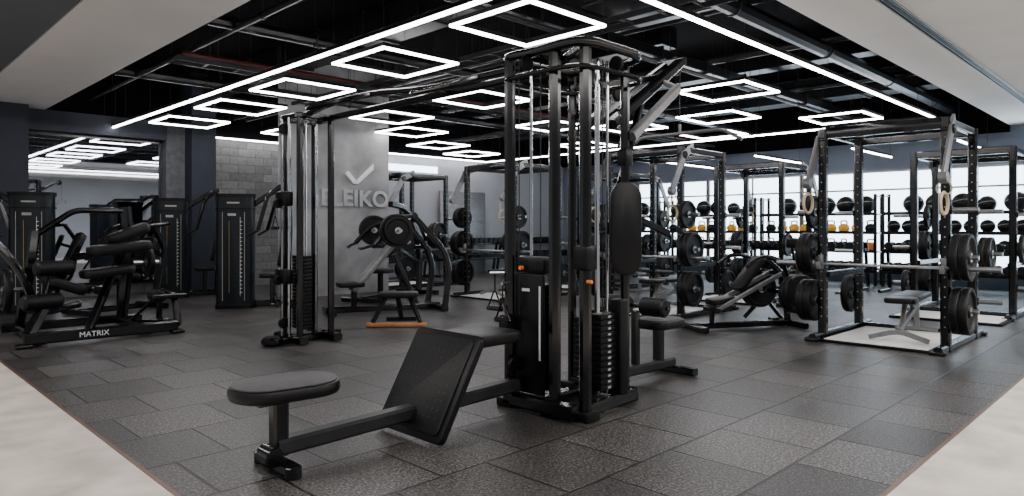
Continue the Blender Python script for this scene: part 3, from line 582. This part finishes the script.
# ================================================================ iso press beside pillar
PA=math.radians(-20)
T=thing('chest_press_machine','plate-loaded press machine with grey backrest and curved arms','gym machine',(5.9,8.5,0),PA)
part(T,'frame',BLACK,br([(-.9,0,.06),(.8,0,.06)],.1,.09,up=(0,0,1)),br([(.75,-.45,.05),(.75,.45,.05)],.08),br([(-.85,-.35,.05),(-.85,.35,.05)],.08),br(fil([(.75,.4,.06),(.85,.4,.8),(.3,.35,1.4)],.4,8),.08),br(fil([(.75,-.4,.06),(.85,-.4,.8),(.3,-.35,1.4)],.4,8),.08),br([(.3,-.4,1.4),(.3,.4,1.4)],.08))
part(T,'backrest',DSTEEL,pad((-.15,0,.75),(1.15,.30,.07),.06,(0,math.radians(-48),0)),label='long inclined grey pad')
part(T,'seat',PAD,pad((-.55,0,.42),(.38,.36,.07),.08)); parts(T,'seat_post',BLACK,br([(-.5,0,.06),(-.5,0,.4)],.08),br([(.45,0,.06),(.1,0,.85)],.08))
for s in(-1,1):
    part(T,'lever_arm',BLACK,br(fil([(.3,s*.35,1.35),(-.1,s*.55,1.3),(-.35,s*.6,1.0)],.2),.06),tb(fil([(-.35,s*.6,1.0),(-.5,s*.5,.95),(-.5,s*.35,.95)],.05),.02))
    part(T,'weight_horn',STEEL,rod((-.05,s*.5,1.2),(-.05,s*.88,1.2),.025))
R=Matrix.Rotation(PA,3,'Z')
for s,P,o in((1,PL,.65),(1,PM,.72),(-1,PL,.65),(-1,PM,.72)):
    p=R@V3((-.05,s*o,0)); P((5.9+p.x,8.5+p.y,1.2),(0,0,PA))
T=thing('row_machine','plate-loaded incline row machine with curved black frame','gym machine',(7.0,10.0,0),math.radians(20))
part(T,'frame',BLACK,br([(-.8,0,.06),(.9,0,.06)],.1,.09,up=(0,0,1)),br(fil([(.9,0,.06),(.95,0,.9),(.5,0,1.6),(.0,0,1.65)],.5,8),.1),br([(-.8,-.4,.05),(-.8,.4,.05)],.08),br([(.85,-.45,.05),(.85,.45,.05)],.08))
part(T,'seat',PAD,pad((-.3,0,.5),(.4,.36,.07),.08)); part(T,'chest_pad',PAD,pad((.1,0,.95),(.5,.3,.08),.08,(0,math.radians(-75),0))); parts(T,'seat_post',BLACK,br([(-.3,0,.06),(-.3,0,.48)],.08),br([(.9,0,.6),(.15,0,.9)],.07))
for s in(-1,1):
    part(T,'lever_arm',BLACK,br(fil([(.6,s*.1,1.5),(.55,s*.45,.9),(.1,s*.45,.9)],.15),.06)); part(T,'weight_horn',STEEL,rod((.57,s*.35,1.1),(.57,s*.8,1.1),.025))
R=Matrix.Rotation(math.radians(20),3,'Z')
for s,P,o in((1,PL,.56),(-1,PL,.56),(-1,PL,.645)):
    p=R@V3((.57,s*o,0)); P((7.0+p.x,10.0+p.y,1.1),(0,0,math.radians(20)))
T=thing('step_bench','low black step bench with orange wooden base ends','bench',(5.15,7.2,0),math.radians(-42))
part(T,'base_plank',WOODO,bx((0,-.12,.03),(.75,.10,.045),bev=.008),label='orange wooden base plank')
parts(T,'leg',BLACK,br([(-.3,-.12,.05),(-.15,0,.36)],.05),br([(.3,-.12,.05),(.15,0,.36)],.05),br([(0,.45,.03),(0,.0,.36)],.06))
part(T,'foot',BLACK,br([(-.2,.45,.025),(.2,.45,.025)],.06,.05)); part(T,'seat',PAD,pad((0,.03,.39),(.5,.3,.07),.06))
# ================================================================ low plate-loaded machine between racks
PA=math.radians(-28); SC=.85; LX,LY=8.0,4.0
T=thing('lever_row_bench','compact black plate-loaded machine with curved arms and inclined rails','gym machine',(LX,LY,0),PA); T.scale=(SC,SC,SC)
part(T,'frame',BLACK,br([(-.8,0,.06),(.85,0,.06)],.09,.08,up=(0,0,1)),br([(-.8,-.35,.05),(-.8,.35,.05)],.08),br([(.8,-.4,.05),(.8,.4,.05)],.08),br(fil([(.80,0,.08),(.75,0,.75),(.35,0,1.05)],.3,8),.08))
parts(T,'guide_rail',DSTEEL,br([(-.5,-.14,.30),(.60,-.14,.80)],.05,.06),br([(-.5,.14,.30),(.60,.14,.80)],.05,.06),label='inclined grey steel rail')
part(T,'rail_cross',BLACK,br([(.60,-.18,.80),(.60,.18,.80)],.06)); part(T,'rail_cross',BLACK,br([(-.49,-.18,.29),(-.49,.18,.29)],.06),br([(-.49,0,.06),(-.49,0,.29)],.06))
part(T,'seat',PAD,pad((-.35,0,.42),(.38,.30,.08),.07,(0,math.radians(-8),0))); part(T,'backrest',PAD,pad((.12,0,.80),(.62,.28,.08),.07,(0,math.radians(-50),0)))
for s in(-1,1):
    part(T,'lever_arm',BLACK,tb(fil([(.40,s*.1,1.02),(.42,s*.34,1.0),(.1,s*.36,1.08),(-.15,s*.36,.92)],.15),.028),tb(fil([(.42,s*.34,1.0),(.55,s*.30,.8),(.62,s*.28,.52)],.12),.03))
parts(T,'weight_horn',STEEL,rod((.62,.16,.52),(.62,.55,.52),.025),rod((.62,-.55,.52),(.62,-.16,.52),.025)); part(T,'horn_carrier',BLACK,br([(.62,-.2,.52),(.62,.2,.52)],.06),br([(.62,0,.52),(.74,0,.52)],.05))
R=Matrix.Rotation(PA,3,'Z')
for o in(-.42,-.34,.34,.42):
    p=R@V3((.62*SC,o,0)); PL((LX+p.x,LY+p.y,.52*SC),(0,0,PA))
T=thing('rowing_machine','black rowing machine with round flywheel housing','rowing machine',(9.9,4.3,0),math.radians(10))
part(T,'rail',DSTEEL,br([(-1.1,0,.35),(.6,0,.28)],.06,.08,up=(0,0,1))); part(T,'flywheel_housing',BLACK,cyl((.75,0,.38),.28,.16,(0,1,0),28,.2),(cyl((.75,0,.38),.2,.17,(0,1,0),28,.1),DUCTG))
part(T,'leg',BLACK,br([(-1.05,-.25,.03),(-1.05,0,.33),(-1.05,.25,.03)],.05)); part(T,'leg',BLACK,br([(.75,-.28,.03),(.75,.28,.03)],.06),br([(.75,-.12,.05),(.75,-.12,.4)],.04))
part(T,'seat',PAD,pad((-.4,0,.40),(.26,.3,.05),.08)); part(T,'handle',BLACK,rod((.35,-.2,.5),(.35,.2,.5),.016),rod((.35,0,.5),(.55,0,.45),.01)); part(T,'monitor',BLACK2,br([(.75,0,.6),(.55,0,.95)],.04),bx((.52,0,1.0),(.04,.16,.14),bev=.01))
# ================================================================ camera, fill lamps, world
cam=D.cameras.new('camera'); co=D.objects.new('camera',cam); COL.objects.link(co)
cam.sensor_width=36; cam.lens=36*688/1024; cam.shift_y=-21/1024; cam.clip_start=.05
co.location=(0,0,1.25); co.rotation_euler=(math.pi/2,0,-math.pi/4); bpy.context.scene.camera=co
def area(loc,rot,sx,sy,e,c=(1,1,1)):
    l=D.lights.new('fill_lamp','AREA'); l.shape='RECTANGLE'; l.size=sx; l.size_y=sy; l.energy=e; l.color=c
    o=D.objects.new('fill_lamp',l); COL.objects.link(o); o.location=loc; o.rotation_euler=rot; return o
area((-.4,5.0,3.2),(0,0,0),.8,10,220,(1,.96,.92)); area((6.0,-.5,3.2),(0,0,0),12,.8,420,(1,.97,.94))  # unseen fill lights added below the soffits to brighten border strips and soffits
w=D.worlds.new('world'); bpy.context.scene.world=w; w.use_nodes=True
w.node_tree.nodes['Background'].inputs[0].default_value=(.93,.96,1,1); w.node_tree.nodes['Background'].inputs[1].default_value=.5
